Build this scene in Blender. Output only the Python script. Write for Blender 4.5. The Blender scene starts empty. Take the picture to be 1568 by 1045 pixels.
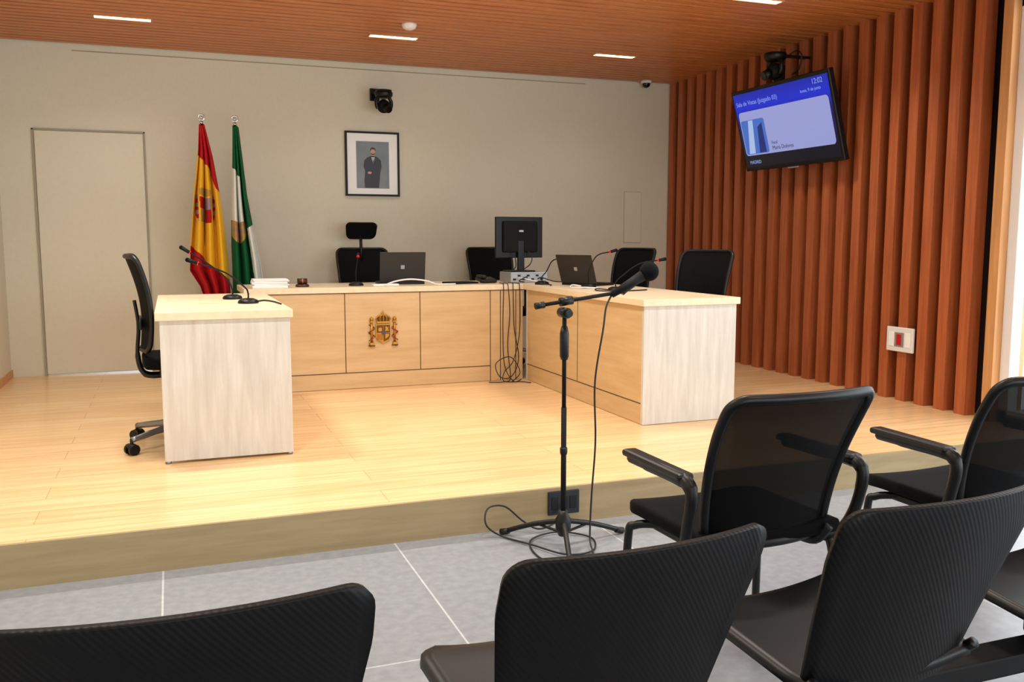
import bpy, math, random
from mathutils import Vector, Matrix
random.seed(4)
sc=bpy.context.scene
COL=bpy.context.collection
# ---------------------------------------------------------------- helpers
def s2l(c):
    o=[]
    for v in c[:3]:
        v=v/255.0
        o.append(v/12.92 if v<=.04045 else ((v+.055)/1.055)**2.4)
    return (o[0],o[1],o[2],1)
def principled(name,col,rough=.5,metal=0,spec=.5,emis=None,estr=0,alpha=1):
    m=bpy.data.materials.new(name); m.use_nodes=True
    b=m.node_tree.nodes['Principled BSDF']
    b.inputs['Base Color'].default_value=s2l(col)
    b.inputs['Roughness'].default_value=rough
    b.inputs['Metallic'].default_value=metal
    b.inputs['Specular IOR Level'].default_value=spec
    if emis: 
        b.inputs['Emission Color'].default_value=s2l(emis); b.inputs['Emission Strength'].default_value=estr
    return m
def noisy(name,c1,c2,scale=20,rough=.6,bump=.1,spec=.4,detail=4,stretch=(1,1,1)):
    m=principled(name,c1,rough,spec=spec); nt=m.node_tree; N=nt.nodes; L=nt.links; b=N['Principled BSDF']
    tc=N.new('ShaderNodeTexCoord'); mp=N.new('ShaderNodeMapping'); mp.inputs['Scale'].default_value=stretch
    no=N.new('ShaderNodeTexNoise'); no.inputs['Scale'].default_value=scale; no.inputs['Detail'].default_value=detail
    cr=N.new('ShaderNodeValToRGB'); cr.color_ramp.elements[0].position=.3; cr.color_ramp.elements[1].position=.7
    cr.color_ramp.elements[0].color=s2l(c1); cr.color_ramp.elements[1].color=s2l(c2)
    L.new(tc.outputs['Object'],mp.inputs[0]); L.new(mp.outputs[0],no.inputs['Vector']); L.new(no.outputs['Fac'],cr.inputs[0]); L.new(cr.outputs[0],b.inputs['Base Color'])
    if bump:
        bp=N.new('ShaderNodeBump'); bp.inputs['Strength'].default_value=bump; bp.inputs['Distance'].default_value=.01
        L.new(no.outputs['Fac'],bp.inputs['Height']); L.new(bp.outputs[0],b.inputs['Normal'])
    return m
def wood(name,c1,c2,stretch,rough=.4,scale=3,spec=.5,dist=.25,bump=.05):
    """grain runs along the axis with the smallest stretch"""
    m=principled(name,c1,rough,spec=spec); nt=m.node_tree; N=nt.nodes; L=nt.links; b=N['Principled BSDF']
    tc=N.new('ShaderNodeTexCoord'); mp=N.new('ShaderNodeMapping'); mp.inputs['Scale'].default_value=stretch
    no=N.new('ShaderNodeTexNoise'); no.inputs['Scale'].default_value=scale; no.inputs['Detail'].default_value=8; no.inputs['Roughness'].default_value=.6; no.inputs['Distortion'].default_value=dist
    cr=N.new('ShaderNodeValToRGB'); cr.color_ramp.elements[0].position=.28; cr.color_ramp.elements[1].position=.66
    cr.color_ramp.elements[0].color=s2l(c2); cr.color_ramp.elements[1].color=s2l(c1)
    L.new(tc.outputs['Object'],mp.inputs[0]); L.new(mp.outputs[0],no.inputs['Vector']); L.new(no.outputs['Fac'],cr.inputs[0])
    L.new(cr.outputs[0],b.inputs['Base Color'])
    bp=N.new('ShaderNodeBump'); bp.inputs['Strength'].default_value=bump; bp.inputs['Distance'].default_value=.005
    L.new(no.outputs['Fac'],bp.inputs['Height']); L.new(bp.outputs[0],b.inputs['Normal'])
    return m
def planks(name,c1,c2,cm,bw,rh,mort,off,shift=(0,0,0),rough=.3,grain=(1.2,22,1),gdark=(200,150,95),gf=.35,spec=.5,nscale=2):
    m=principled(name,c1,rough,spec=spec); nt=m.node_tree; N=nt.nodes; L=nt.links; b=N['Principled BSDF']
    tc=N.new('ShaderNodeTexCoord'); mp=N.new('ShaderNodeMapping'); mp.inputs['Location'].default_value=shift
    br=N.new('ShaderNodeTexBrick'); br.offset=off; br.inputs['Color1'].default_value=s2l(c1); br.inputs['Color2'].default_value=s2l(c2)
    br.inputs['Mortar'].default_value=s2l(cm); br.inputs['Scale'].default_value=1; br.inputs['Mortar Size'].default_value=mort
    br.inputs['Brick Width'].default_value=bw; br.inputs['Row Height'].default_value=rh; br.inputs['Mortar Smooth'].default_value=0; br.inputs['Bias'].default_value=0
    L.new(tc.outputs['Object'],mp.inputs[0]); L.new(mp.outputs[0],br.inputs['Vector'])
    mg=N.new('ShaderNodeMapping'); mg.inputs['Scale'].default_value=grain
    no=N.new('ShaderNodeTexNoise'); no.inputs['Scale'].default_value=nscale; no.inputs['Detail'].default_value=8
    L.new(tc.outputs['Object'],mg.inputs[0]); L.new(mg.outputs[0],no.inputs['Vector'])
    cr=N.new('ShaderNodeValToRGB'); cr.color_ramp.elements[0].position=.35; cr.color_ramp.elements[1].position=.65
    cr.color_ramp.elements[0].color=s2l(gdark); cr.color_ramp.elements[1].color=(1,1,1,1)
    L.new(no.outputs['Fac'],cr.inputs[0])
    mx=N.new('ShaderNodeMix'); mx.data_type='RGBA'; mx.blend_type='MULTIPLY'; mx.inputs[0].default_value=gf
    L.new(br.outputs['Color'],mx.inputs[6]); L.new(cr.outputs[0],mx.inputs[7]); L.new(mx.outputs[2],b.inputs['Base Color'])
    return m
def meshbacking(name,col,alpha,scale=900):
    m=bpy.data.materials.new(name); m.use_nodes=True; nt=m.node_tree; N=nt.nodes; L=nt.links
    b=N['Principled BSDF']; b.inputs['Base Color'].default_value=s2l(col); b.inputs['Roughness'].default_value=.8; b.inputs['Specular IOR Level'].default_value=.15
    tr=N.new('ShaderNodeBsdfTransparent'); mx=N.new('ShaderNodeMixShader')
    mx.inputs[0].default_value=alpha
    L.new(tr.outputs[0],mx.inputs[1]); L.new(b.outputs[0],mx.inputs[2]); L.new(mx.outputs[0],N['Material Output'].inputs[0])
    return m
def empty(name,loc=(0,0,0),rz=0):
    o=bpy.data.objects.new(name,None); COL.objects.link(o); o.location=loc; o.rotation_euler=(0,0,rz); o.empty_display_size=.1
    return o
def mk(name,verts,faces,mat,parent=None,smooth=False,mats=None,fm=None):
    me=bpy.data.meshes.new(name); me.from_pydata([tuple(v) for v in verts],[],faces); me.update()
    o=bpy.data.objects.new(name,me); COL.objects.link(o)
    if mats:
        for q in mats: me.materials.append(q)
        for p,i in zip(me.polygons,fm): p.material_index=i
    elif mat: me.materials.append(mat)
    if smooth:
        for p in me.polygons: p.use_smooth=True
    if parent: o.parent=parent
    return o
def bev(o,w,seg=2):
    m=o.modifiers.new('bevel','BEVEL'); m.width=w; m.segments=seg; m.limit_method='ANGLE'; return o
def boxv(x0,x1,y0,y1,z0,z1):
    return [(x0,y0,z0),(x1,y0,z0),(x1,y1,z0),(x0,y1,z0),(x0,y0,z1),(x1,y0,z1),(x1,y1,z1),(x0,y1,z1)]
BF=[(0,3,2,1),(4,5,6,7),(0,1,5,4),(1,2,6,5),(2,3,7,6),(3,0,4,7)]
def box(p,name,x0,x1,y0,y1,z0,z1,mat,b=0,seg=2):
    o=mk(name,boxv(x0,x1,y0,y1,z0,z1),BF,mat,p)
    if b: bev(o,b,seg)
    return o
def obox(p,name,c,size,mat,b=0,rot=(0,0,0)):
    from mathutils import Euler
    R=Euler(rot).to_matrix(); c=Vector(c); a,bb,cc=[s/2 for s in size]
    vs=[c+R@Vector(v) for v in boxv(-a,a,-bb,bb,-cc,cc)]
    o=mk(name,vs,BF,mat,p)
    if b: bev(o,b,2)
    return o
def multibox(name,L,mat,p=None):
    V=[];F=[]
    for q in L:
        n=len(V); V+=boxv(*q); F+=[tuple(i+n for i in f) for f in BF]
    return mk(name,V,F,mat,p)
def frame_for(d):
    d=d.normalized(); a=Vector((0,0,1)) if abs(d.z)<.95 else Vector((1,0,0))
    u=d.cross(a).normalized(); return u,d.cross(u).normalized()
def cyl(p,name,a,b,r,mat,r2=None,n=20,smooth=True):
    a=Vector(a);b=Vector(b); r2=r if r2 is None else r2; u,w=frame_for(b-a)
    V=[];F=[]
    for c,rr in ((a,r),(b,r2)):
        for i in range(n):
            t=2*math.pi*i/n; V.append(c+u*math.cos(t)*rr+w*math.sin(t)*rr)
    for i in range(n): F.append((i,(i+1)%n,n+(i+1)%n,n+i))
    F.append(tuple(range(n))[::-1]); F.append(tuple(range(n,2*n)))
    o=mk(name,V,F,mat,p)
    for q in o.data.polygons:
        if len(q.vertices)==4: q.use_smooth=True
    return o
def catmull(P,k=8,closed=False):
    P=[Vector(q) for q in P]; n=len(P); out=[]
    rng=range(n) if closed else range(n-1)
    for i in rng:
        if closed: a,b,c,d=P[i-1],P[i],P[(i+1)%n],P[(i+2)%n]
        else: a,b,c,d=P[max(i-1,0)],P[i],P[i+1],P[min(i+2,n-1)]
        for j in range(k):
            t=j/k; out.append(.5*((2*b)+(c-a)*t+(2*a-5*b+4*c-d)*t*t+(3*b-a-3*c+d)*t**3))
    if not closed: out.append(P[-1])
    return out
def tube(p,name,pts,r,mat,n=10,k=8,closed=False,smoothpath=True,flat=1.0):
    pts=catmull(pts,k,closed) if smoothpath else [Vector(q) for q in pts]
    V=[];F=[];m=len(pts); pu=None
    for i,c in enumerate(pts):
        if closed: d=pts[(i+1)%m]-pts[i-1]
        else: d=pts[min(i+1,m-1)]-pts[max(i-1,0)]
        if d.length<1e-9: d=Vector((0,0,1))
        d.normalize()
        if pu is None: u,_=frame_for(d)
        else:
            u=pu-d*pu.dot(d)
            if u.length<1e-6: u,_=frame_for(d)
            u.normalize()
        pu=u; w=d.cross(u)
        rr=r[min(i*len(r)//m,len(r)-1)] if isinstance(r,(list,tuple)) else r
        for j in range(n):
            t=2*math.pi*j/n; V.append(c+u*math.cos(t)*rr+w*math.sin(t)*rr*flat)
    for i in range(m if closed else m-1):
        a=i*n; b=((i+1)%m)*n
        for j in range(n): F.append((a+j,a+(j+1)%n,b+(j+1)%n,b+j))
    if not closed: F.append(tuple(range(n))[::-1]); F.append(tuple(range((m-1)*n,m*n)))
    return mk(name,V,F,mat,p,smooth=True)
def sphere(p,name,c,r,mat,sx=1,sy=1,sz=1,n=20,m=12):
    V=[];F=[]
    for i in range(m+1):
        ph=math.pi*i/m
        for j in range(n):
            th=2*math.pi*j/n; V.append((c[0]+r*sx*math.sin(ph)*math.cos(th),c[1]+r*sy*math.sin(ph)*math.sin(th),c[2]+r*sz*math.cos(ph)))
    for i in range(m):
        for j in range(n): F.append((i*n+j,(i+1)*n+j,(i+1)*n+(j+1)%n,i*n+(j+1)%n))
    return mk(name,V,F,mat,p,smooth=True)
def lathe(p,name,c,prof,mat,n=28):
    V=[];F=[]
    for r,z in prof:
        for j in range(n):
            t=2*math.pi*j/n; V.append((c[0]+r*math.cos(t),c[1]+r*math.sin(t),c[2]+z))
    for i in range(len(prof)-1):
        for j in range(n): F.append((i*n+j,i*n+(j+1)%n,(i+1)*n+(j+1)%n,(i+1)*n+j))
    F.append(tuple(range(n))[::-1]); F.append(tuple(range((len(prof)-1)*n,len(prof)*n)))
    return mk(name,V,F,mat,p,smooth=True)
def grid(p,name,fn,ns,nt,mat,thick=0,mats=None,mf=None,ss=None,ts=None):
    ss=ss or [i/ns for i in range(ns+1)]; ts=ts or [i/nt for i in range(nt+1)]
    V=[fn(s,t) for t in ts for s in ss]; F=[];fm=[]
    w=len(ss)
    for j in range(len(ts)-1):
        for i in range(w-1):
            F.append((j*w+i,j*w+i+1,(j+1)*w+i+1,(j+1)*w+i))
            if mf: fm.append(mf((ss[i]+ss[i+1])/2,(ts[j]+ts[j+1])/2))
    o=mk(name,V,F,mat,p,smooth=True,mats=mats,fm=fm if mf else None)
    if thick:
        m=o.modifiers.new('solid','SOLIDIFY'); m.thickness=thick; m.offset=0
    return o
def poly(p,name,pts,O,ax,ay,depth,mat,b=0):
    """extruded polygon, pts in (ax,ay), extruded along ax x ay"""
    O=Vector(O);ax=Vector(ax);ay=Vector(ay);nz=ax.cross(ay); n=len(pts)
    V=[O+ax*a+ay*c for a,c in pts]+[O+ax*a+ay*c+nz*depth for a,c in pts]
    F=[tuple(range(n))[::-1],tuple(range(n,2*n))]+[(i,(i+1)%n,n+(i+1)%n,n+i) for i in range(n)]
    o=mk(name,V,F,mat,p)
    if b: bev(o,b)
    return o
def ell(cx,cy,rx,ry,n=24): return [(cx+rx*math.cos(2*math.pi*i/n),cy+ry*math.sin(2*math.pi*i/n)) for i in range(n)]
def interp(x,xs,ys):
    if x<=xs[0]: return ys[0]
    for i in range(len(xs)-1):
        if x<=xs[i+1]: return ys[i]+(ys[i+1]-ys[i])*(x-xs[i])/(xs[i+1]-xs[i])
    return ys[-1]
def rrect(x0,x1,y0,y1,r,n=6):
    P=[]
    for cx,cy,a in ((x1-r,y1-r,0),(x0+r,y1-r,90),(x0+r,y0+r,180),(x1-r,y0+r,270)):
        for i in range(n+1):
            t=math.radians(a+90*i/n); P.append((cx+r*math.cos(t),cy+r*math.sin(t)))
    return P
# ---------------------------------------------------------------- materials
M={}
M['wall']=noisy('wall_paint',(211,207,186),(214,210,190),40,.85,.02,.2)
M['door']=noisy('door_paint',(213,209,188),(216,212,192),30,.6,.01,.3)
M['seam']=principled('door_seam',(160,152,130),.8)
M['plat']=planks('platform_oak',(231,198,150),(225,189,139),(190,152,106),2.4,.19,.0016,.42,(0.55,.06,0),.26,(1.1,18,1),(215,182,140),.35)
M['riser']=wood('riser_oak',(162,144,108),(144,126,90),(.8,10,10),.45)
M['tile']=planks('grey_tile',(142,148,154),(138,144,150),(188,192,195),.925,1.2,.0035,0.0,(0.075,-.21,0),.32,(1,1,1),(185,188,192),.35,nscale=28)
M['slatw']=wood('slat_wood_vertical',(182,101,56),(150,74,38),(14,14,.7),.45)
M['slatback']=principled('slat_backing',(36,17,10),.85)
M['ceilw']=wood('slat_wood_ceiling',(202,126,66),(168,94,42),(.7,14,14),.36)
M['ceilback']=principled('ceiling_backing',(48,26,14),.8)
M['postw']=wood('post_wood',(205,150,95),(180,125,75),(12,12,.7),.45)
M['oakfront']=wood('desk_oak_front',(205,174,128),(190,157,110),(.8,9,7),.45)
M['oakfrontY']=wood('desk_oak_front_side',(205,174,128),(190,157,110),(9,.8,7),.45)
M['oakend_daylit']=wood('desk_oak_end_daylit',(206,203,195),(184,178,167),(9,9,.8),.5)  # same desk oak, cool daylight on the end faces put into the colour
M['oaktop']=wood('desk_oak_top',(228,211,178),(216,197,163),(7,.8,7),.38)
M['gap']=principled('seam_dark',(70,52,34),.8)
M['black']=principled('black_plastic',(8,8,9),.42,spec=.35)
M['blackm']=principled('black_matte',(8,8,9),.7,spec=.25)
M['rubber']=principled('black_rubber_cable',(10,10,10),.55)
M['fabric']=noisy('black_fabric',(7,7,9),(12,12,14),220,.9,.1,.12)
M['mesh']=meshbacking('black_mesh',(6,7,9),.87)
M['mesh2']=meshbacking('black_mesh_open',(7,8,10),.95)
M['chrome']=principled('chrome',(210,212,215),.15,1)
M['grey']=principled('grey_metal',(140,142,145),.35,.8)
M['silver']=principled('silver_case',(165,168,170),.4,.5)
M['white']=principled('white_plastic',(225,225,222),.4)
M['paper']=principled('white_paper',(240,240,238),.7)
M['gold']=principled('gold',(180,130,44),.35,.8)
M['dgold']=principled('dark_gold',(96,62,24),.45,.6)
M['red']=principled('red_enamel',(150,40,26),.5)
M['redbtn']=principled('red_button',(180,24,26),.45)
M['blue']=principled('blue_enamel',(60,60,90),.45)
M['led']=principled('led_panel',(255,235,200),.5,emis=(255,230,186),estr=9)
M['redled']=principled('red_light',(220,20,20),.4,emis=(255,20,10),estr=1.2)
M['glass_dark']=principled('dark_glass',(8,8,10),.06)
M['frame']=principled('black_frame',(12,11,11),.55,spec=.3)
M['mat']=principled('passepartout',(240,242,238),.8)
M['fred']=principled('flag_red',(176,22,30),.75,spec=.2)
M['fyel']=principled('flag_yellow',(232,180,44),.75,spec=.2)
M['fgreen']=principled('flag_green',(14,88,50),.75,spec=.2)
M['fwhite']=principled('flag_white',(222,226,220),.75,spec=.2)
M['fgold']=principled('flag_crest_gold',(178,140,60),.7)
M['fgrey']=principled('flag_crest_grey',(150,130,140),.7)
M['winframe']=principled('window_frame_white',(225,226,228),.4)
M['darkwood']=wood('gavel_wood',(70,36,22),(44,20,12),(4,4,20),.35)
def ribbed():
    m=principled('ribbed_shell_plastic',(6,6,7),.5,spec=.22); nt=m.node_tree;N=nt.nodes;L=nt.links;b=N['Principled BSDF']
    tc=N.new('ShaderNodeTexCoord'); mp=N.new('ShaderNodeMapping'); mp.inputs['Rotation'].default_value=(0,math.radians(38),0)
    w=N.new('ShaderNodeTexWave'); w.bands_direction='X'; w.inputs['Scale'].default_value=38; w.inputs['Distortion'].default_value=0
    bp=N.new('ShaderNodeBump'); bp.inputs['Strength'].default_value=.22; bp.inputs['Distance'].default_value=.002
    L.new(tc.outputs['Object'],mp.inputs[0]);L.new(mp.outputs[0],w.inputs['Vector']);L.new(w.outputs['Fac'],bp.inputs['Height']);L.new(bp.outputs[0],b.inputs['Normal'])
    return m
M['ribbed']=ribbed()
# ---------------------------------------------------------------- room shell
ZF=.17; YB=8.283; XL=-1.25; CZ=2.855; YR=-3.2; XR=4.86
box(None,'floor',XL-.1,XR+.4,YR,3.70,-.12,0,M['tile'])
box(None,'floor_platform',XL-.1,XR+.4,3.71,YB+.1,-.1,ZF,M['plat'])
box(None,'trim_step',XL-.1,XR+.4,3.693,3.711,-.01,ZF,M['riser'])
box(None,'wall_back',XL-.1,XR+.4,YB,YB+.12,-.1,CZ+.15,M['wall'])
box(None,'wall_left',XL-.12,XL,YR,YB,-.1,CZ+.15,M['wall'])
box(None,'baseboard_left',XL,XL+.012,3.72,YB,ZF,ZF+.06,M['postw'])
box(None,'vent_slot_shadow',-.68,3.88,YB-.004,YB,2.800,2.808,M['seam'])  # flat darker strip painted as the shadow line of the recessed vent slot
cl=empty('ceiling')
box(cl,'backing',XL-.1,XR+.4,YR,YB+.1,CZ+.075,CZ+.15,M['ceilback'])
L=[];y=YB-.03
while y>YR:
    L.append((XL,XR,y-.068,y,CZ,CZ+.06)); y-=.1
multibox('slats',L,M['ceilw'],cl)
def xs(y): return 4.752+.0255*(y-5.7)
wr=empty('wall_right')
V=[];F=[]
y=YB-.02; sw=.085; pitch=.175; dep=.09
while y-sw>4.2:
    n=len(V); a,b=xs(y-sw),xs(y)
    V+=[(a,y-sw,ZF),(a+dep,y-sw,ZF),(b+dep,y,ZF),(b,y,ZF),(a,y-sw,CZ),(a+dep,y-sw,CZ),(b+dep,y,CZ),(b,y,CZ)]
    F+=[tuple(i+n for i in f) for f in BF]; y-=pitch
o=mk('vertical_slats',V,F,M['slatw'],wr)
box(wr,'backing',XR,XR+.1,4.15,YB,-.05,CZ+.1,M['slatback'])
box(wr,'end_post',4.70,XR+.1,4.12,4.19,ZF,CZ,M['postw'],.003)
box(wr,'lintel',4.74,XR+.1,YR,4.10,CZ-.12,CZ+.1,M['wall'])
ylist=[4.12,2.7,1.3,-.1,-1.5,-3.0]
for i in range(5):
    w=empty('window_%d'%(i+1)); y1,y0=ylist[i],ylist[i+1]
    f=.07
    box(w,'jamb_1',4.76,4.84,y1-f,y1,0,CZ-.12,M['winframe'],.004)
    box(w,'jamb_2',4.76,4.84,y0,y0+f*.5,0,CZ-.12,M['winframe'],.004)
    box(w,'sill',4.76,4.84,y0,y1,0,.25,M['winframe'],.004)
    box(w,'head',4.76,4.84,y0,y1,CZ-.2,CZ-.12,M['winframe'],.004)
    box(w,'transom',4.765,4.835,y0,y1,2.02,2.07,M['winframe'],.004)
# door
d=empty('door_1')
box(d,'leaf',-.985,-.175,YB-.012,YB,ZF+.012,2.16,M['door'],.002)
for nm,q in {'frame_left':(-1.001,-.989,ZF,2.178),'frame_right':(-.171,-.159,ZF,2.178),'frame_top':(-1.001,-.159,2.164,2.178)}.items():
    box(d,nm,q[0],q[1],YB-.018,YB,q[2],q[3],M['seam'],.001)
box(d,'threshold',-.98,-.18,YB-.03,YB-.001,ZF,ZF+.012,M['chrome'])
a=empty('wall_access_panel')
box(a,'cover',4.325,4.515,YB-.008,YB,1.255,1.765,M['door'],.002)
multibox('gap_line',[(4.321,4.325,YB-.003,YB,1.251,1.769),(4.515,4.519,YB-.003,YB,1.251,1.769),(4.321,4.519,YB-.003,YB,1.251,1.255),(4.321,4.519,YB-.003,YB,1.765,1.769)],M['seam'],a)
# ceiling lights
for (x,yy,pw_) in [(-.25,7.2,5),(1.69,7.12,5),(3.63,7.17,3),(-.25,5.2,32),(1.69,5.2,28),(3.66,5.2,16),(-.25,3.2,30),(1.69,3.2,28),(3.66,3.2,16),(-.25,1.2,6),(1.69,1.2,6),(3.66,1.2,6)]:
    l=empty('recessed_ceiling_light')
    multibox('bezel',[(x-.195,x+.195,yy-.047,yy-.037,CZ-.006,CZ+.05),(x-.195,x+.195,yy+.037,yy+.047,CZ-.006,CZ+.05),(x-.195,x-.185,yy-.037,yy+.037,CZ-.006,CZ+.05),(x+.185,x+.195,yy-.037,yy+.037,CZ-.006,CZ+.05)],M['postw'],l)
    box(l,'diffuser',x-.185,x+.185,yy-.037,yy+.037,CZ-.003,CZ+.04,M['led'])
    ad=bpy.data.lights.new('lamp','AREA'); ad.shape='RECTANGLE'; ad.size=.36; ad.size_y=.07; ad.energy=pw_; ad.color=(1,.94,.86); ad.spread=math.radians(135)
    ao=bpy.data.objects.new('lamp',ad); COL.objects.link(ao); ao.location=(x,yy,CZ-.008); ao.parent=l
sd=empty('smoke_detector')
lathe(sd,'body',(1.70,6.66,CZ),[(.055,0),(.055,-.012),(.045,-.03),(.03,-.04),(.001,-.042)],M['white'])
dc=empty('dome_camera')
lathe(dc,'base',(4.50,8.18,CZ),[(.055,0),(.055,-.02),(.05,-.025),(.001,-.025)],M['white'])
sphere(dc,'dome',(4.50,8.18,CZ-.03),.04,M['glass_dark'])
# ---------------------------------------------------------------- desks
DT=.936; TH=.042
ld=empty('side_desk')
box(ld,'top',-.085,.580,4.755,6.25,DT-TH,DT,M['oaktop'],.003)
box(ld,'end_panel_front',-.065,.567,4.775,4.80,ZF+.012,DT-TH,M['oakend_daylit'],.002)
box(ld,'end_panel_back',-.065,.567,6.2,6.225,ZF+.012,DT-TH,M['oakend_daylit'],.002)
box(ld,'modesty_panel',.545,.565,4.80,6.2,ZF+.012,DT-TH,M['oakfrontY'],.002)
for i,(x,y) in enumerate([(-.05,4.79),(.55,4.79),(-.05,6.21),(.55,6.21)]): cyl(ld,'foot_%d'%i,(x,y,ZF),(x,y,ZF+.013),.015,M['grey'])
rd=empty('side_desk')
x0,x1,y0,y1=2.637,3.287,4.775,6.70
box(rd,'top',x0-.015,x1+.015,y0-.02,y1+.02,DT-TH,DT,M['oaktop'],.003)
box(rd,'end_panel_front',x0,x1,y0,y0+.025,ZF+.002,DT-TH,M['oakend_daylit'],.002)
box(rd,'end_panel_back',x0,x1,y1-.025,y1,ZF+.002,DT-TH,M['oakend_daylit'],.002)
box(rd,'modesty_panel',x0+.002,x0+.02,y0+.025,y1-.025,ZF+.002,DT-TH,M['oakfrontY'],.002)
multibox('panel_seams',[(x0+.0005,x0+.0025,y0+.03,y1,.297,.303),(x0+.0005,x0+.0025,5.72,5.726,.303,DT-TH)],M['gap'],rd)
for i,(x,y) in enumerate([(x0+.02,y0+.015),(x1-.02,y0+.015),(x0+.02,y1-.015),(x1-.02,y1-.015)]): cyl(rd,'foot_%d'%i,(x,y,ZF),(x,y,ZF+.003),.015,M['grey'])
jd=empty('judges_bench')
jx0,jx1,jy0,jy1=.50,3.05,6.73,7.43
box(jd,'top',jx0-.02,jx1+.02,jy0-.005,jy1,DT-TH,DT,M['oaktop'],.003)
box(jd,'front_panel',jx0,2.62,jy0,jy0+.022,ZF+.002,DT-TH,M['oakfront'],.002)
box(jd,'end_panel_1',jx0,jx0+.025,jy0+.022,jy1-.02,ZF+.002,DT-TH,M['oakfrontY'],.002)
box(jd,'end_panel_2',jx1-.025,jx1,jy0+.022,jy1-.02,ZF+.002,DT-TH,M['oakfrontY'],.002)
L=[(x-.003,x+.003,jy0-.0015,jy0+.001,.295,DT-TH) for x in (1.20,1.775)]
L+=[(x-.003,x+.003,jy0-.0015,jy0+.001,ZF,DT-TH) for x in (2.345,2.43,2.56)]
L+=[(jx0,2.345,jy0-.0015,jy0+.001,.29,.296),(jx0,2.62,jy0-.006,jy0+.001,DT-TH-.004,DT-TH)]
multibox('panel_seams',L,M['gap'],jd)
# coat of arms
ca=empty('coat_of_arms')
O=(1.485,jy0-.001,.60); AX=(1,0,0); AZ=(0,0,1)
def cp(n,pts,dep,m,off=0,b=.001): return poly(ca,n,pts,(O[0],O[1]-off,O[2]),AX,AZ,dep,M[m],b)
sh=[(-.058,.055),(.058,.055),(.058,-.04),(.045,-.068),(.018,-.082),(0,-.09),(-.018,-.082),(-.045,-.068),(-.058,-.04)]
cp('shield_border',sh,.012,'gold')
cp('quarter_1',[(-.050,.047),(-.002,.047),(-.002,-.010),(-.050,-.010)],.003,'dgold',.0125)
cp('quarter_2',[(.002,.047),(.050,.047),(.050,-.010),(.002,-.010)],.003,'dgold',.0125)
cp('quarter_3',[(-.050,-.014),(-.002,-.014),(-.002,-.078),(-.04,-.062),(-.050,-.038)],.003,'gold',.0125)
cp('quarter_4',[(.002,-.014),(.050,-.014),(.050,-.038),(.04,-.062),(.002,-.078)],.003,'dgold',.0125)
for i,x in enumerate((-.044,-.033,-.022,-.011)): cp('pallet_%d'%i,[(x,-.018),(x+.005,-.018),(x+.005,-.066),(x,-.064)],.003,'red',.015)
cp('castle',[(-.040,.0),(-.040,.025),(-.034,.025),(-.034,.034),(-.030,.034),(-.030,.028),(-.022,.028),(-.022,.036),(-.018,.036),(-.018,.025),(-.012,.025),(-.012,.0)],.004,'gold',.015)
cp('lion',[(.012,.0),(.016,.02),(.012,.032),(.022,.038),(.03,.03),(.04,.034),(.036,.018),(.042,.004),(.032,.0),(.028,.010),(.022,.0)],.004,'gold',.015)
cp('chains',[(.012,-.02),(.042,-.02),(.042,-.036),(.012,-.062)],.004,'gold',.015)
cp('escutcheon',ell(0,-.008,.016,.02),.004,'blue',.016)
for sx in (-1,1):
    cyl(ca,'pillar',(O[0]+sx*.088,O[1]-.010,.515),(O[0]+sx*.088,O[1]-.010,.668),.0085,M['gold'])
    box(ca,'pillar_base',O[0]+sx*.088-.016,O[0]+sx*.088+.016,O[1]-.022,O[1],.497,.517,M['gold'],.002)
    box(ca,'pillar_capital',O[0]+sx*.088-.014,O[0]+sx*.088+.014,O[1]-.020,O[1],.668,.68,M['gold'],.002)
    lathe(ca,'pillar_crown',(O[0]+sx*.088,O[1]-.010,.68),[(.011,0),(.013,.006),(.015,.018),(.008,.026),(.001,.032)],M['gold'],12)
    tube(ca,'ribbon',[(O[0]+sx*(.088+.022*math.cos(t*1.1)),O[1]-.011-.012*math.sin(t*1.1),.53+t*.011) for t in range(12)],.006,M['red'],8,4,flat=.4)
    tube(ca,'waves',[(O[0]+sx*(.065+.016*i),O[1]-.008,.49+.004*(i%2)) for i in range(4)],.005,M['dgold'],8,4)
cp('crown_band',rrect(-.05,.05,.062,.076,.005),.018,'gold')
for i in range(5):
    x=-.044+.022*i; 
    tube(ca,'crown_arch',[(O[0]+x,O[1]-.012,O[2]+.076),(O[0]+x*1.25,O[1]-.014,O[2]+.10),(O[0]+x*.5,O[1]-.012,O[2]+.123),(O[0],O[1]-.012,O[2]+.122)],.0045,M['gold'],8,5)
cp('crown_lining',[(-.044,.076),(.044,.076),(.05,.1),(.02,.116),(-.02,.116),(-.05,.1)],.006,'dgold')
sphere(ca,'crown_orb',(O[0],O[1]-.012,O[2]+.13),.009,M['gold'])
cp('crown_cross',[(-.003,.136),(.003,.136),(.003,.144),(.009,.144),(.009,.149),(.003,.149),(.003,.157),(-.003,.157),(-.003,.149),(-.009,.149),(-.009,.144),(-.003,.144)],.006,'gold',.006,0)
# ---------------------------------------------------------------- portrait
pf=empty('framed_portrait')
px0,px1,pz0,pz1=1.505,2.0,1.68,2.257; pw=.017
multibox('frame',[(px0,px1,YB-.03,YB,pz1-pw,pz1),(px0,px1,YB-.03,YB,pz0,pz0+pw),(px0,px0+pw,YB-.03,YB,pz0+pw,pz1-pw),(px1-pw,px1,YB-.03,YB,pz0+pw,pz1-pw)],M['frame'],pf)
box(pf,'passepartout',px0+pw,px1-pw,YB-.015,YB,pz0+pw,pz1-pw,M['mat'])
bgm=noisy('portrait_backdrop',(92,106,114),(130,142,148),3,.5,0)
box(pf,'photo_backdrop',1.605,1.905,YB-.017,YB-.015,1.75,2.17,bgm)
suit=principled('portrait_suit',(38,42,52),.5); skin=principled('portrait_skin',(196,150,125),.6); hair=principled('portrait_hair',(70,52,42),.6)
Op=(1.755,YB-.017,1.755)
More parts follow.
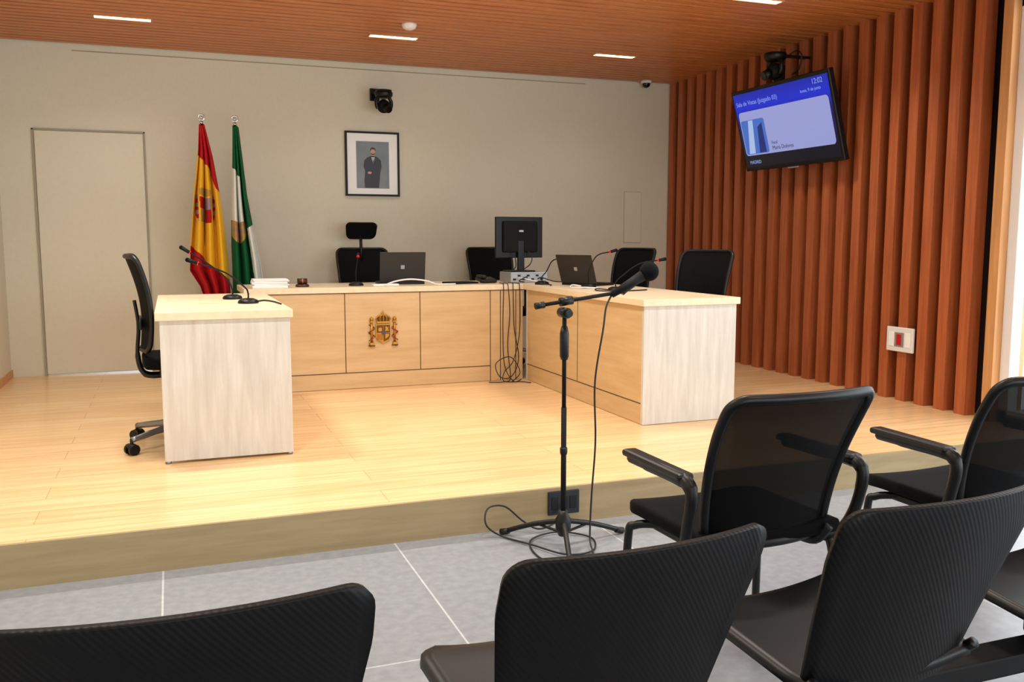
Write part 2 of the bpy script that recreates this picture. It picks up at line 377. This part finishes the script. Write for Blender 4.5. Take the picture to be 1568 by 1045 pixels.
def pp(n,pts,off,m): return poly(pf,n,pts,(Op[0],Op[1]-off,Op[2]),AX,AZ,.0008,m)
pp('figure_suit',[(-.075,.0),(-.08,.06),(-.072,.15),(-.085,.19),(-.078,.245),(-.05,.272),(-.015,.285),(.02,.285),(.05,.272),(.075,.245),(.08,.19),(.068,.14),(.06,.06),(.055,0)],0,suit)
pp('figure_shirt',[(-.014,.285),(.018,.285),(.003,.215)],.0009,M['paper'])
pp('figure_tie',[(-.002,.27),(.006,.27),(.008,.22),(.003,.21),(-.001,.22)],.0018,principled('portrait_tie',(60,80,130),.5))
pp('figure_neck',[(-.013,.275),(.016,.275),(.016,.31),(-.013,.31)],.0009,skin)
pp('figure_face',ell(.002,.325,.022,.03),.0018,skin)
pp('figure_hair',[(-.022,.325),(-.024,.345),(-.014,.36),(.004,.364),(.02,.357),(.027,.34),(.025,.325),(.019,.343),(-.012,.345)],.0027,hair)
pp('figure_beard',[(-.018,.315),(-.012,.298),(.002,.294),(.016,.298),(.022,.315),(.012,.306),(-.008,.306)],.0027,hair)
pp('figure_hands',ell(-.03,.135,.018,.011),.0009,skin)
# ---------------------------------------------------------------- PTZ cameras
def ptz(name,loc,rz,s=1.0,stem=True):
    e=empty(name,loc,rz); e.scale=(s,s,s)
    if stem:
        box(e,'wall_plate',-.04,.04,.13,.15,-.02,.08,M['black'],.004)
        box(e,'bracket_arm',-.03,.03,-.02,.14,.03,.045,M['black'],.006)
        lathe(e,'bracket_disc',(0,-.02,.035),[(.001,0),(.066,0),(.066,.012),(.001,.012)],M['black'])
        tube(e,'camera_cable',[(.05,.0,.03),(.085,.03,.035),(.09,.09,.01),(.07,.14,.0)],.006,M['rubber'],8,6)
    lathe(e,'base',(0,-.02,.035),[(.001,0),(.068,0),(.074,-.01),(.07,-.035),(.055,-.05),(.001,-.05)],M['black'])
    for sx in (-1,1):
        tube(e,'yoke_%d'%(sx+1),[(sx*.05,-.02,-.01),(sx*.066,-.02,-.04),(sx*.066,-.02,-.075),(sx*.055,-.02,-.10)],.015,M['black'],10,6)
    sphere(e,'head',(0,-.02,-.08),.054,M['blackm'],1,1.05,1)
    cyl(e,'lens_barrel',(0,-.05,-.09),(0,-.105,-.115),.034,M['black'],.030)
    cyl(e,'lens_glass',(0,-.104,-.1145),(0,-.108,-.116),.024,M['glass_dark'])
    return e
ptz('wall_ptz_camera',(1.82,YB-.17,2.55),math.radians(15),1.1)
# ---------------------------------------------------------------- TV
tv=empty('wall_television')
up=Vector((4.42-4.60,0,2.50-1.86)).normalized(); xr_=Vector((0,-1,0)); nn=xr_.cross(up)
Mt=Matrix((( xr_.x,up.x,nn.x,4.51),(xr_.y,up.y,nn.y,5.99),(xr_.z,up.z,nn.z,2.18),(0,0,0,1)))
tv.matrix_world=Mt
W,H=.60,.333
box(tv,'cabinet',-W,W,-H,H,-.045,0,M['black'],.006)
box(tv,'rear_housing',-W*.6,W*.6,-H*.7,H*.6,-.08,-.045,M['blackm'],.01)
def emis(name,col,st=1.0):
    return principled(name,(5,5,8),.25,emis=col,estr=st)
def flat(n,pts,z,m): return poly(tv,n,pts,(0,0,z),(1,0,0),(0,1,0),.0006,m)
def gradm():
    m=bpy.data.materials.new('screen_gradient'); m.use_nodes=True; N=m.node_tree.nodes;L=m.node_tree.links;b=N['Principled BSDF']
    b.inputs['Base Color'].default_value=(0.003,.003,.01,1);b.inputs['Roughness'].default_value=.3
    tc=N.new('ShaderNodeTexCoord');sp=N.new('ShaderNodeSeparateXYZ');cr=N.new('ShaderNodeValToRGB')
    mr=N.new('ShaderNodeMapRange'); mr.inputs[1].default_value=-.333;mr.inputs[2].default_value=.333
    L.new(tc.outputs['Object'],sp.inputs[0]);L.new(sp.outputs['Y'],mr.inputs[0]);L.new(mr.outputs[0],cr.inputs[0])
    e=cr.color_ramp.elements; e[0].position=0;e[0].color=s2l((4,5,14)); e[1].position=.22;e[1].color=s2l((6,8,28))
    for p,c in ((.6,(10,16,90)),(.78,(14,40,200)),(1,(10,30,150))):
        q=cr.color_ramp.elements.new(p); q.color=s2l(c)
    L.new(cr.outputs[0],b.inputs['Emission Color']); b.inputs['Emission Strength'].default_value=1
    return m
flat('screen',[(-W+.022,-H+.03),(W-.022,-H+.03),(W-.022,H-.03),(-W+.022,H-.03)],.0005,gradm())
flat('info_card',rrect(-W+.05,W-.05,-.205,.155,.03),.0015,emis('screen_card',(156,162,218),.9))
flat('info_photo',rrect(-W+.06,-.235,-.195,.085,.02),.0025,emis('screen_photo',(70,110,200),.9))
flat('info_photo_shape1',[(-.50,-.19),(-.44,.08),(-.38,.08),(-.42,-.19)],.0032,emis('screen_photo_light',(170,195,235),.9))
flat('info_photo_shape2',[(-.36,-.19),(-.33,.02),(-.27,.05),(-.27,-.19)],.0032,emis('screen_photo_dark',(24,44,120),.9))
def txt(n,s,x,y,size,m):
    c=bpy.data.curves.new(n,'FONT'); c.body=s; c.size=size; c.extrude=.0003; o=bpy.data.objects.new(n,c); COL.objects.link(o); o.parent=tv; o.location=(x,y,.0035); c.materials.append(m)
tw=emis('screen_text_white',(150,170,235),.8); tb=emis('screen_text_dark',(40,46,90),.6)
txt('title_text','Sala de Vistas (Juzgado 03)',-.55,.205,.05,tw); txt('clock_text','12:02',.40,.25,.055,tw); txt('date_text','lunes, 9 de junio',.26,.205,.035,tw)
txt('card_label','Fiscal',-.19,-.135,.035,tb); txt('card_name','Maria Dolores',-.19,-.18,.045,tb); txt('room_text','MADRID',-.52,-.275,.04,tw)
box(tv,'sensor',-.06,.06,-H-.012,-H,-.02,-.005,M['silver'],.002)
box(tv,'wall_bracket',-.12,.12,-.2,.12,-.30,-.08,M['blackm'],.01)
tp=ptz('television_ptz_camera',(4.50,6.08,2.69),math.radians(-90),1.2,stem=False)
box(tp,'mounting_post',-.02,.02,-.03,.24,.015,.03,M['black'],.003)
box(tp,'junction_box',-.13,-.06,.06,.11,-.12,-.02,M['black'],.008)
tube(tp,'cable_loop',[(.05,.05,.02),(.10,.07,.04),(.14,.08,.0),(.11,.08,-.08),(.05,.08,-.10)],.005,M['rubber'],8,6)
sp_=empty('wall_switch_panel')
x=xs(4.9)-.012
obox(sp_,'plate',(x,4.90,.60),(.02,.24,.17),M['white'],.005)
obox(sp_,'surround',(x-.011,4.90,.60),(.004,.085,.10),M['silver'],.002)
obox(sp_,'red_button',(x-.014,4.90,.60),(.006,.045,.075),M['redbtn'],.003)
for i,yy in enumerate((4.825,4.975)): obox(sp_,'rocker_%d'%i,(x-.011,yy,.60),(.004,.045,.1),M['paper'],.002)
# ---------------------------------------------------------------- flags
def XC(px): return .28+(px-308)*.0051
def ZC(py): return 2.26-(py-183)*.00528
def flag(name,polex,L,R,cols,mf,ph):
    e=empty(name)
    lathe(e,'base',(polex,7.93,ZF),[(.001,0),(.085,0),(.085,.02),(.075,.04),(.03,.06),(.02,.09),(.001,.09)],M['chrome'])
    cyl(e,'pole',(polex,7.93,ZF+.04),(polex,7.93,2.225),.013,M['darkwood'])
    cyl(e,'pole_tip',(polex,7.93,2.22),(polex,7.93,2.25),.016,M['chrome'],.01)
    tube(e,'finial_ring',[(polex+.024*math.sin(2*math.pi*i/16),7.93,2.275+.024*math.cos(2*math.pi*i/16)) for i in range(16)],.006,M['chrome'],8,3,closed=True)
    sphere(e,'finial_cross',(polex,7.93,2.275),.012,M['chrome'])
    def fn(s,t):
        py=192+t*278; l=interp(py,[a for a,b in L],[b for a,b in L]); r=interp(py,[a for a,b in R],[b for a,b in R])
        amp=.014+.04*min(t*2,1)
        return (XC(l+(r-l)*s)+.005*math.sin(s*19+ph+t*2),7.93-.018-amp*.6-amp*math.cos(s*20+ph+2.2*t)-.03*s*t,ZC(py)+.010*math.sin(s*9+ph))
    def mm(s,t):
        py=192+t*278; l=interp(py,[a for a,b in L],[b for a,b in L]); r=interp(py,[a for a,b in R],[b for a,b in R])
        return mf(l+(r-l)*s,py,l,r)
    grid(e,'cloth',fn,90,220,None,.003,cols,mm)
    return e
def spain(px,py,l,r):
    if py<238: return 0
    if px>interp(py,[238,252,290,312],[299,314,326,342]): return 0
    if py>378+(px-285)*.95: return 0
    dx,dy=(px-309)/16,(py-317)/30
    if dx*dx+dy*dy<1:
        if py<300: return 2 if abs(dx)<.5 else 1
        if abs(dx)>.62: return 0 if int(py/6)%2 else 3
        if abs(dx)<.5 and -.5<dy<.75: 
            return (0 if (dx<0)==(dy<.1) else (3 if dy<.1 else 2))
    return 1
flag('spanish_flag',.28,[(188,304),(230,301),(300,291),(380,283),(415,281),(440,296),(470,305)],[(188,311),(240,322),(300,331),(350,336),(400,340),(470,343)],[M['fred'],M['fyel'],M['fgold'],M['fgrey']],spain,0)
def andal(px,py,l,r):
    if 258<py<338 and px<l+ (r-l)*.58*min(1,(py-250)/20): return 1
    if py>338 and px>interp(py,[338,352,470],[384,373,386]): return 1
    dx,dy=(px-359)/11,(py-352)/20
    if dx*dx+dy*dy<1: return 2 if (dx*dx+dy*dy>.5 or int(py/5)%2) else 3
    return 0
flag('andalusian_flag',.54,[(188,355),(250,352),(330,348),(380,347),(470,348)],[(188,363),(230,367),(300,374),(350,382),(400,391),(470,400)],[M['fgreen'],M['fwhite'],M['fgold'],M['fgrey']],andal,1.3)
# ---------------------------------------------------------------- chairs
def rowsamp(n): return [(1-math.cos(math.pi*i/n))/2 for i in range(n+1)]
def backsheet(e,name,wb,wt,z0,z1,yf,wrap,r,mat,thick,frame=None,fr=.012,crown=.0):
    Hh=z1-z0
    def hw(t):
        z=t*Hh; w=wb+(wt-wb)*min(1,t*1.3)
        if z<r: w-=r-math.sqrt(max(0,r*r-(r-z)**2))
        if z>Hh-r: w-=r-math.sqrt(max(0,r*r-(z-Hh+r)**2))
        return w
    def fn(s,t):
        w=hw(t); x=(2*s-1)*w; q=(x/wt)
        return (x,yf(t)+wrap*q*q,z0+t*Hh+crown*(1-q*q)*t)
    grid(e,name,fn,16,30,mat,thick,ts=rowsamp(30))
    if frame:
        ts=rowsamp(20); P=[fn(0,t) for t in ts]+[fn(s/8,1) for s in range(1,8)]+[fn(1,t) for t in ts[::-1]]+[fn(1-s/8,0) for s in range(1,8)]
        tube(e,name+'_frame',P,fr,frame,8,2,closed=True)
def office_chair(loc,rz,head=False,arms=True,name='office_chair',ba=12,lean=.10,br=.30):
    e=empty(name,loc,rz)
    for i in range(5):
        a=math.radians(90+72*i+ba); c,s=math.cos(a),math.sin(a)
        tube(e,'base_arm_%d'%i,[(c*.04,s*.04,.115),(c*.16,s*.16,.105),(c*br,s*br,.078)],[.022,.020,.018,.016],M['grey'],8,6)
        cyl(e,'castor_stem_%d'%i,(c*br,s*br,.085),(c*br,s*br,.045),.009,M['black'])
        for k in (-1,1):
            p0=Vector((c*br-s*k*.012,s*br+c*k*.012,.029)); p1=p0+Vector((-s*k*.018,c*k*.018,0))
            cyl(e,'castor_wheel_%d_%d'%(i,k+1),p0,p1,.029,M['black'])
        sphere(e,'castor_hood_%d'%i,(c*br,s*br,.045),.026,M['black'],1,1,.6,12,8)
    cyl(e,'gas_column',(0,0,.09),(0,0,.30),.028,M['black']); cyl(e,'gas_piston',(0,0,.28),(0,0,.41),.015,M['chrome'])
    obox(e,'tilt_mechanism',(0,-.01,.405),(.16,.24,.05),M['black'],.012)
    def seat(s,t):
        x=(2*s-1);y=(2*t-1); 
        w=.235*(1-.10*abs(y)**6); 
        return (x*w*(1-.04*y*y),.02+y*.235*(1-.06*abs(x)**5),.475+.012*x*x-.03*max(0,y)**4-.02*abs(x)**8)
    o=grid(e,'seat_cushion',seat,16,16,M['fabric'],.055); bev(o,.012)
    yf=lambda t:-.215-lean*t+.10*math.sin(t*math.pi)*.35
    backsheet(e,'backrest',.20,.225,.54,1.035,yf,.05,.05,M['mesh2'],.008,M['black'],.013)
    tube(e,'back_spine',[(0,-.08,.395),(0,-.20,.40),(0,-.235,.50),(0,-.225,.66),(0,-.24,.80)],[.03,.024,.018,.016],M['black'],10,6,flat=.6)
    obox(e,'lumbar_bar',(0,-.215,.68),(.38,.012,.05),M['black'],.005)
    if arms:
        for sx in (-1,1):
            tube(e,'arm_post_%d'%(sx+1),[(sx*.10,-.02,.40),(sx*.25,-.03,.42),(sx*.275,-.03,.50),(sx*.275,-.03,.655)],.016,M['black'],8,6,flat=.7)
            obox(e,'arm_pad_%d'%(sx+1),(sx*.275,-.0,.665),(.075,.24,.03),M['black'],.012)
    if head:
        cyl(e,'headrest_post',(0,-.28,.90),(0,-.31,1.16),.014,M['black'])
        backsheet(e,'headrest',.125,.135,1.12,1.27,lambda t:-.295-.02*math.cos(t*3),.04,.045,M['fabric'],.03)
    return e
office_chair((1.60,7.80,ZF),math.pi,head=True)
office_chair((2.83,7.84,ZF),math.pi+.1)
office_chair((3.55,6.95,ZF),math.radians(108),arms=False,ba=20)
office_chair((3.47,5.68,ZF),math.radians(112),arms=False)
office_chair((.05,5.24,ZF),math.radians(-88),arms=False,ba=-4,lean=.06,br=.335)
# beam seating (foreground)
def beam_seat(loc,rz=0,w=.255):
    e=empty('auditorium_beam_seat',loc,math.radians(rz))
    backsheet(e,'shell_back',w-.05,w,.385,.82,lambda t:.17*(1-t)**1.4+.02*math.sin(t*math.pi),.055,.04,M['ribbed'],.014,None,crown=.006)
    def seat(s,t):
        x=2*s-1
        w=.235-.0*(t)
        if t>.85: w-=.05*((t-.85)/.15)**2
        if t<.12: w-=.02*((.12-t)/.12)
        return (x*w,.155+t*.40,.415+.035*(t)-.035*max(0,t-.8)*5*max(0,t-.8)*5*.4+.018*x*x)
    o=grid(e,'seat_pan',seat,16,20,M['black'],.02); 
    for sx in (-1,1):
        tube(e,'shell_side_%d'%(sx+1),[(sx*(w-.052),.225,.40),(sx*(w-.045),.19,.415),(sx*(w-.038),.15,.45)],.012,M['black'],8,6)
    box(e,'beam_clamp',-.09,.09,.25,.37,.33,.415,M['blackm'],.008)
    return e
beam_seat((-.003,1.17,0)); beam_seat((.705,1.20,-.006),4,.25); beam_seat((1.345,1.20,.004),4,.258); beam_seat((2.03,1.20,0))
bm=empty('seating_beam')
box(bm,'beam',-.5,2.7,1.47,1.55,.285,.335,M['blackm'],.006)
for i,x in enumerate((.33,2.22)):
    cyl(bm,'leg_%d'%i,(x,1.51,.04),(x,1.51,.29),.028,M['black'])
    for k,a in enumerate((60,120,240,300)):
        c,s=math.cos(math.radians(a)),math.sin(math.radians(a))
        tube(bm,'foot_%d_%d'%(i,k),[(x,1.51,.09),(x+c*.14,1.51+s*.14,.085),(x+c*.36,1.51+s*.36,.03)],[.024,.02,.016],M['chrome'],10,6,flat=.6)
        cyl(bm,'glide_%d_%d'%(i,k),(x+c*.355,1.51+s*.355,0),(x+c*.355,1.51+s*.355,.028),.026,M['black'])
# mesh-back armchairs
def armchair(loc,rz=0):
    e=empty('mesh_back_armchair',loc,rz)
    yf=lambda t:.06-.17*t+.03*math.sin(t*math.pi)
    backsheet(e,'mesh_back',.205,.235,.44,.882,yf,.055,.04,M['mesh'],.004,M['black'],.015,crown=.004)
    def seat(s,t):
        x=2*s-1; w=.24-.04*max(0,(t-.8)/.2)**2
        return (x*w,.05+t*.46,.455-.03*max(0,t-.75)*4*max(0,t-.75)*4*.6+.008*x*x)
    o=grid(e,'seat_pad',seat,16,16,M['fabric'],.04); bev(o,.01)
    for sx in (-1,1):
        tube(e,'arm_%d'%(sx+1),[(sx*.20,.12,.42),(sx*.27,.09,.43),(sx*.292,.055,.50),(sx*.295,.03,.60),(sx*.295,.045,.64),(sx*.295,.10,.65),(sx*.29,.24,.648),(sx*.285,.36,.646)],[.017,.017,.017,.018,.02,.022,.022,.02],M['black'],10,8)
        obox(e,'arm_pad_%d'%(sx+1),(sx*.29,.22,.658),(.052,.33,.022),M['black'],.01,(0,0,sx*.03))
        tube(e,'leg_front_%d'%(sx+1),[(sx*.18,.35,.425),(sx*.235,.42,.41),(sx*.25,.44,.36),(sx*.255,.45,.012)],.013,M['black'],10,8)
        tube(e,'leg_back_%d'%(sx+1),[(sx*.18,.18,.425),(sx*.235,.12,.41),(sx*.25,.09,.36),(sx*.26,.03,.012)],.013,M['black'],10,8)
        for k,yy in enumerate((.45,.03)): cyl(e,'glide_%d_%d'%(sx+1,k),(sx*(.255+.005*k),yy,0),(sx*(.255+.005*k),yy,.02),.018,M['black'])
        tube(e,'back_upright_%d'%(sx+1),[(sx*.15,.16,.42),(sx*.17,.08,.42),(sx*.19,.045,.47)],.016,M['black'],8,5)
    box(e,'under_frame',-.2,.2,.14,.40,.405,.428,M['black'],.006)
    return e
armchair((1.575,2.02,0),math.radians(2)); armchair((2.49,2.0,0),math.radians(0))
# ---------------------------------------------------------------- microphone stand
ms=empty('microphone_stand')
cx,cy=1.508,3.40
for i,(tx,ty) in enumerate([(1.33,3.63),(1.81,3.47),(1.41,3.10)]):
    tube(ms,'tripod_leg_%d'%i,[(cx,cy,.115),(cx+(tx-cx)*.5,cy+(ty-cy)*.5,.075),(tx,ty,.018)],.011,M['black'],10,5)
    d_=Vector((tx-cx,ty-cy,0)).normalized()
    cyl(ms,'rubber_tip_%d'%i,(tx-d_.x*.02,ty-d_.y*.02,.022),(tx+d_.x*.02,ty+d_.y*.02,.012),.0135,M['rubber'])
    tube(ms,'brace_%d'%i,[(cx,cy,.06),(cx+(tx-cx)*.45,cy+(ty-cy)*.45,.08)],.006,M['black'],8,4)
lathe(ms,'hub',(cx,cy,.05),[(.001,0),(.02,0),(.032,.03),(.034,.07),(.022,.09),(.018,.11),(.001,.11)],M['black'])
cyl(ms,'lower_tube',(cx,cy,.05),(cx,cy,.60),.0115,M['blackm']); cyl(ms,'upper_tube',(cx,cy,.58),(cx,cy,.99),.009,M['blackm'])
lathe(ms,'clutch_lower',(cx,cy,.40),[(.001,0),(.014,0),(.016,.01),(.016,.025),(.014,.03),(.001,.03)],M['black'])
lathe(ms,'clutch',(cx,cy,.80),[(.001,0),(.014,0),(.019,.015),(.019,.11),(.012,.14),(.001,.14)],M['black'])
cyl(ms,'boom_pivot',(cx,cy-.03,.995),(cx,cy+.03,.995),.022,M['black']); cyl(ms,'pivot_knob',(cx,cy-.055,.995),(cx,cy-.03,.995),.014,M['black'])
b0=Vector((cx-.13,cy,1.025)); b1=Vector((cx+.26,cy,1.075))
cyl(ms,'boom_arm',b0,b1,.008,M['blackm']); cyl(ms,'boom_grip',b0,b0+(b1-b0)*.10,.014,M['black'])
cyl(ms,'boom_clamp',b0+(b1-b0)*.28,b0+(b1-b0)*.42,.018,M['black'])
tube(ms,'clip',[b1,b1+Vector((.02,0,.015)),b1+Vector((.05,-.005,.035))],.018,M['black'],8,4)
m0=b1+Vector((-.045,.0,-.012)); m1=b1+Vector((.095,-.03,.075))
cyl(ms,'microphone_handle',m0,m1,.013,M['blackm'],.024); 
dd=(m1-m0).normalized()
sphere(ms,'microphone_head',m1+dd*.02,.041,M['fabric'])
cyl(ms,'microphone_ring',m1-dd*.003,m1+dd*.006,.034,M['black'])
def RC(name,pts,r=.004,m='rubber',par=None):
    return tube(par,name,pts,r,M[m],8,10)
RC('cable',[m0,m0+Vector((-.03,-.01,-.05)),(1.675,3.38,.92),(1.64,3.38,.70),(1.645,3.38,.45),(1.625,3.37,.22),(1.60,3.33,.05),(1.56,3.22,.008),(1.44,3.15,.006),(1.36,3.30,.006),(1.40,3.50,.008),(1.55,3.56,.010),(1.66,3.45,.008),(1.60,3.30,.006),(1.47,3.28,.012),(1.38,3.45,.01),(1.30,3.60,.01),(1.24,3.62,.06),(1.26,3.655,.12),(1.34,3.66,.12),(1.42,3.64,.05),(1.48,3.60,.02),(1.58,3.64,.03),(1.62,3.67,.09)],.004,par=ms)
so=empty('step_socket_box')
box(so,'plate',1.56,1.715,3.683,3.693,.045,.155,principled('navy_plate',(22,26,38),.35),.004)
for i in range(3): box(so,'socket_%d'%i,1.575+i*.045,1.61+i*.045,3.680,3.684,.07,.13,M['black'],.002)
# ---------------------------------------------------------------- gooseneck mics
def goose(base,pts,cable=None):
    e=empty('gooseneck_microphone'); x,y=base
    lathe(e,'base',(x,y,DT),[(.001,0),(.055,0),(.058,.006),(.052,.018),(.03,.028),(.001,.03)],M['black'])
    P=[(x,y,DT+.02),(x,y,DT+.06)]+pts
    tube(e,'neck',P,.0045,M['blackm'],8,10)
    a,b=Vector(pts[-2]),Vector(pts[-1]); dv=(b-a).normalized()
    cyl(e,'capsule',b-dv*.01,b+dv*.045,.010,M['blackm'],.012); cyl(e,'light_ring',b-dv*.013,b-dv*.010,.0105,M['redled'])
    sphere(e,'capsule_tip',b+dv*.045,.0125,M['fabric'])
    if cable: RC('lead',cable[1:],.0045,cable[0],e)
    return e
goose((.34,5.68),[(.31,5.70,1.06),(.22,5.72,1.14),(.10,5.74,1.22)])
goose((.40,5.28),[(.38,5.28,1.03),(.28,5.30,1.11),(.13,5.32,1.165)],['rubber',(.43,5.3,DT+.006),(.50,5.42,DT+.005),(.54,5.30,DT+.005),(.56,5.1,DT+.005)])
goose((1.33,6.95),[(1.34,7.0,1.05),(1.37,7.08,1.13),(1.39,7.16,1.16)])
goose((2.74,6.62),[(2.77,6.60,1.04),(2.80,6.56,1.12),(2.84,6.50,1.145)],['rubber',(2.74,6.60,DT+.006),(2.70,6.50,DT+.01),(2.74,6.44,DT+.006),(2.71,6.38,DT+.006)])
goose((2.86,6.02),[(2.86,6.02,1.06),(2.93,6.03,1.17),(3.05,6.04,1.20)],['white',(2.86,6.05,DT+.006),(2.78,6.12,DT+.02),(2.72,6.02,DT+.006),(2.76,5.92,DT+.012),(2.88,5.90,DT+.006)])
goose((2.90,5.66),[(2.95,5.66,1.04),(3.08,5.66,1.12),(3.24,5.66,1.145)],['rubber',(2.86,5.66,DT+.006),(2.78,5.72,DT+.012),(2.74,5.60,DT+.006),(2.9,5.52,DT+.006),(3.1,5.58,DT+.006)])
# ---------------------------------------------------------------- monitor, PC, laptops
pc=empty('desktop_computer')
box(pc,'case',2.60,2.93,6.95,7.22,DT,DT+.085,M['silver'],.005)
multibox('front_ports',[(2.62+i*.04,2.645+i*.04,6.947,6.951,DT+.02+.03*(i%2),DT+.035+.03*(i%2)) for i in range(7)],M['black'],pc)
multibox('vents',[(2.61,2.92,6.948,6.951,DT+.072+.004*k,DT+.074+.004*k) for k in range(2)],M['grey'],pc)
RC('lead_1',[(2.66,6.95,DT+.03),(2.68,6.90,DT+.04),(2.80,6.86,DT+.012),(2.90,6.85,DT+.010)],.0045,'white',pc)
RC('lead_2',[(2.74,6.95,DT+.03),(2.72,6.90,DT+.05),(2.64,6.86,DT+.02),(2.66,6.80,DT+.012)],.0045,'rubber',pc)
RC('lead_3',[(2.84,6.95,DT+.03),(2.86,6.91,DT+.04),(2.92,6.80,DT+.014),(3.0,6.78,DT+.010)],.0045,'rubber',pc)
mo=empty('computer_monitor',(2.735,7.1,DT+.085),math.radians(6))
box(mo,'stand_foot',-.11,.11,-.08,.10,0,.012,M['black'],.005)
obox(mo,'stand_column',(0,-.02,.13),(.06,.03,.26),M['black'],.008)
box(mo,'panel',-.218,.218,.0,.03,.115,.455,M['black'],.006)
box(mo,'screen',-.21,.21,.03,.0315,.125,.445,M['glass_dark'])
box(mo,'rear_bulge',-.16,.16,-.03,.0,.16,.42,M['blackm'],.015)
box(mo,'logo',-.02,.02,-.0315,-.030,.33,.345,M['silver'])
tube(mo,'cable_1',[(-.05,-.02,.18),(-.07,-.06,.12),(-.06,-.05,.05),(-.03,.06,.01)],.004,M['rubber'],8,8)
tube(mo,'cable_2',[(.06,-.02,.18),(.09,-.05,.12),(.06,-.07,.06),(.05,.05,.01)],.004,M['rubber'],8,8)
def laptop(loc,rz,w=.36,dp=.24,tilt=12):
    e=empty('laptop',loc,rz)
    box(e,'base',-w/2,w/2,0,dp,.0,.02,M['black'],.004)
    box(e,'keyboard',-w/2+.02,w/2-.02,.03,dp*.6,.02,.022,M['blackm'])
    t=math.radians(tilt); h=dp
    obox(e,'lid',(0,-math.sin(t)*h/2,.02+math.cos(t)*h/2),(w,.009,h),principled('laptop_lid',(28,26,27),.4),.003,(t,0,0))
    obox(e,'screen',(0,-math.sin(t)*h/2+.0055,.02+math.cos(t)*h/2),(w-.02,.001,h-.02),M['glass_dark'],0,(t,0,0))
    obox(e,'logo',(0.0,-math.sin(t)*h/2-.005,.02+math.cos(t)*h/2),(.03,.001,.03),M['silver'],0,(t,0,0))
    return e
laptop((1.71,7.02,DT),math.radians(-4))
laptop((2.95,6.38,DT),math.radians(-62),.34,.23,20)
ps=empty('paper_stack')
for i in range(7):
    obox(ps,'sheet_%d'%i,(.68+random.uniform(-.006,.006),6.93+random.uniform(-.006,.006),DT+.005+i*.009),(.25,.22,.0085),M['paper'],.001,(0,0,random.uniform(-.05,.05)))
gv=empty('gavel_with_block')
lathe(gv,'sound_block',(.92,6.93,DT),[(.001,0),(.05,0),(.052,.008),(.045,.02),(.001,.02)],M['darkwood'])
cyl(gv,'gavel_head',(.885,6.93,DT+.042),(.955,6.93,DT+.042),.022,M['darkwood']); cyl(gv,'handle',(.92,6.93,DT+.042),(.96,7.11,DT+.03),.008,M['darkwood'])
cyl(gv,'head_band',(.915,6.93,DT+.042),(.925,6.93,DT+.042),.0235,M['gold'])
nb=empty('document_folder'); obox(nb,'cover',(1.545,6.90,DT+.006),(.20,.08,.012),M['paper'],.001,(0,0,.05))
wc=empty('white_cable')
RC('cord',[(1.52,6.80,DT+.006),(1.60,6.80,DT+.035),(1.72,6.80,DT+.05),(1.85,6.80,DT+.035),(1.93,6.80,DT+.008),(2.0,6.80,DT+.007),(2.08,6.79,DT+.007)],.006,'white',wc)
bk=empty('notebook'); obox(bk,'cover',(2.18,6.99,DT+.008),(.24,.17,.014),M['blackm'],.002,(0,0,.2))
ph=empty('desk_telephone'); obox(ph,'body',(2.41,7.02,DT+.025),(.14,.16,.03),M['black'],.01,(.1,0,0)); obox(ph,'handset',(2.37,7.02,DT+.052),(.045,.16,.028),M['black'],.012)
cb=empty('cable_bundle')
for i,q in enumerate([
 [(2.50,6.86,DT+.006),(2.49,6.74,DT+.006),(2.49,6.71,DT-.03),(2.50,6.705,.70),(2.48,6.70,.45),(2.50,6.69,.20),(2.42,6.62,ZF+.006),(2.30,6.64,ZF+.006)],
 [(2.54,6.86,DT+.006),(2.535,6.74,DT+.008),(2.53,6.71,DT-.03),(2.535,6.70,.6),(2.57,6.69,.35),(2.50,6.66,.21),(2.38,6.60,.22),(2.36,6.64,.32),(2.5,6.69,.36),(2.57,6.66,.24),(2.48,6.60,ZF+.006)],
 [(2.58,6.86,DT+.006),(2.58,6.74,DT+.006),(2.585,6.71,DT-.03),(2.58,6.70,.55),(2.52,6.68,.33),(2.44,6.66,.25),(2.42,6.62,ZF+.01),(2.55,6.58,ZF+.006),(2.6,6.5,ZF+.006)],
 [(2.47,6.86,DT+.006),(2.45,6.74,DT+.006),(2.45,6.71,DT-.03),(2.44,6.70,.6),(2.45,6.69,.3),(2.5,6.63,ZF+.008),(2.58,6.66,ZF+.008)]]):
    RC('cord_%d'%i,q,.0036,'rubber',cb)
# ---------------------------------------------------------------- light
wd=bpy.data.worlds.new('world'); sc.world=wd; wd.use_nodes=True
bg=wd.node_tree.nodes['Background']; bg.inputs[0].default_value=(.88,.95,1.0,1); bg.inputs[1].default_value=4.3
# ---------------------------------------------------------------- camera
cd=bpy.data.cameras.new('camera'); co=bpy.data.objects.new('camera',cd); COL.objects.link(co)
cd.sensor_width=36; cd.lens=1387/1568*36; co.location=(0,0,1.30)
co.rotation_euler=(math.radians(90-6.486),0,math.radians(-20.59)); cd.clip_start=.02
sc.camera=co
sc.view_settings.view_transform='Standard'; sc.view_settings.look='None'; sc.view_settings.exposure=0
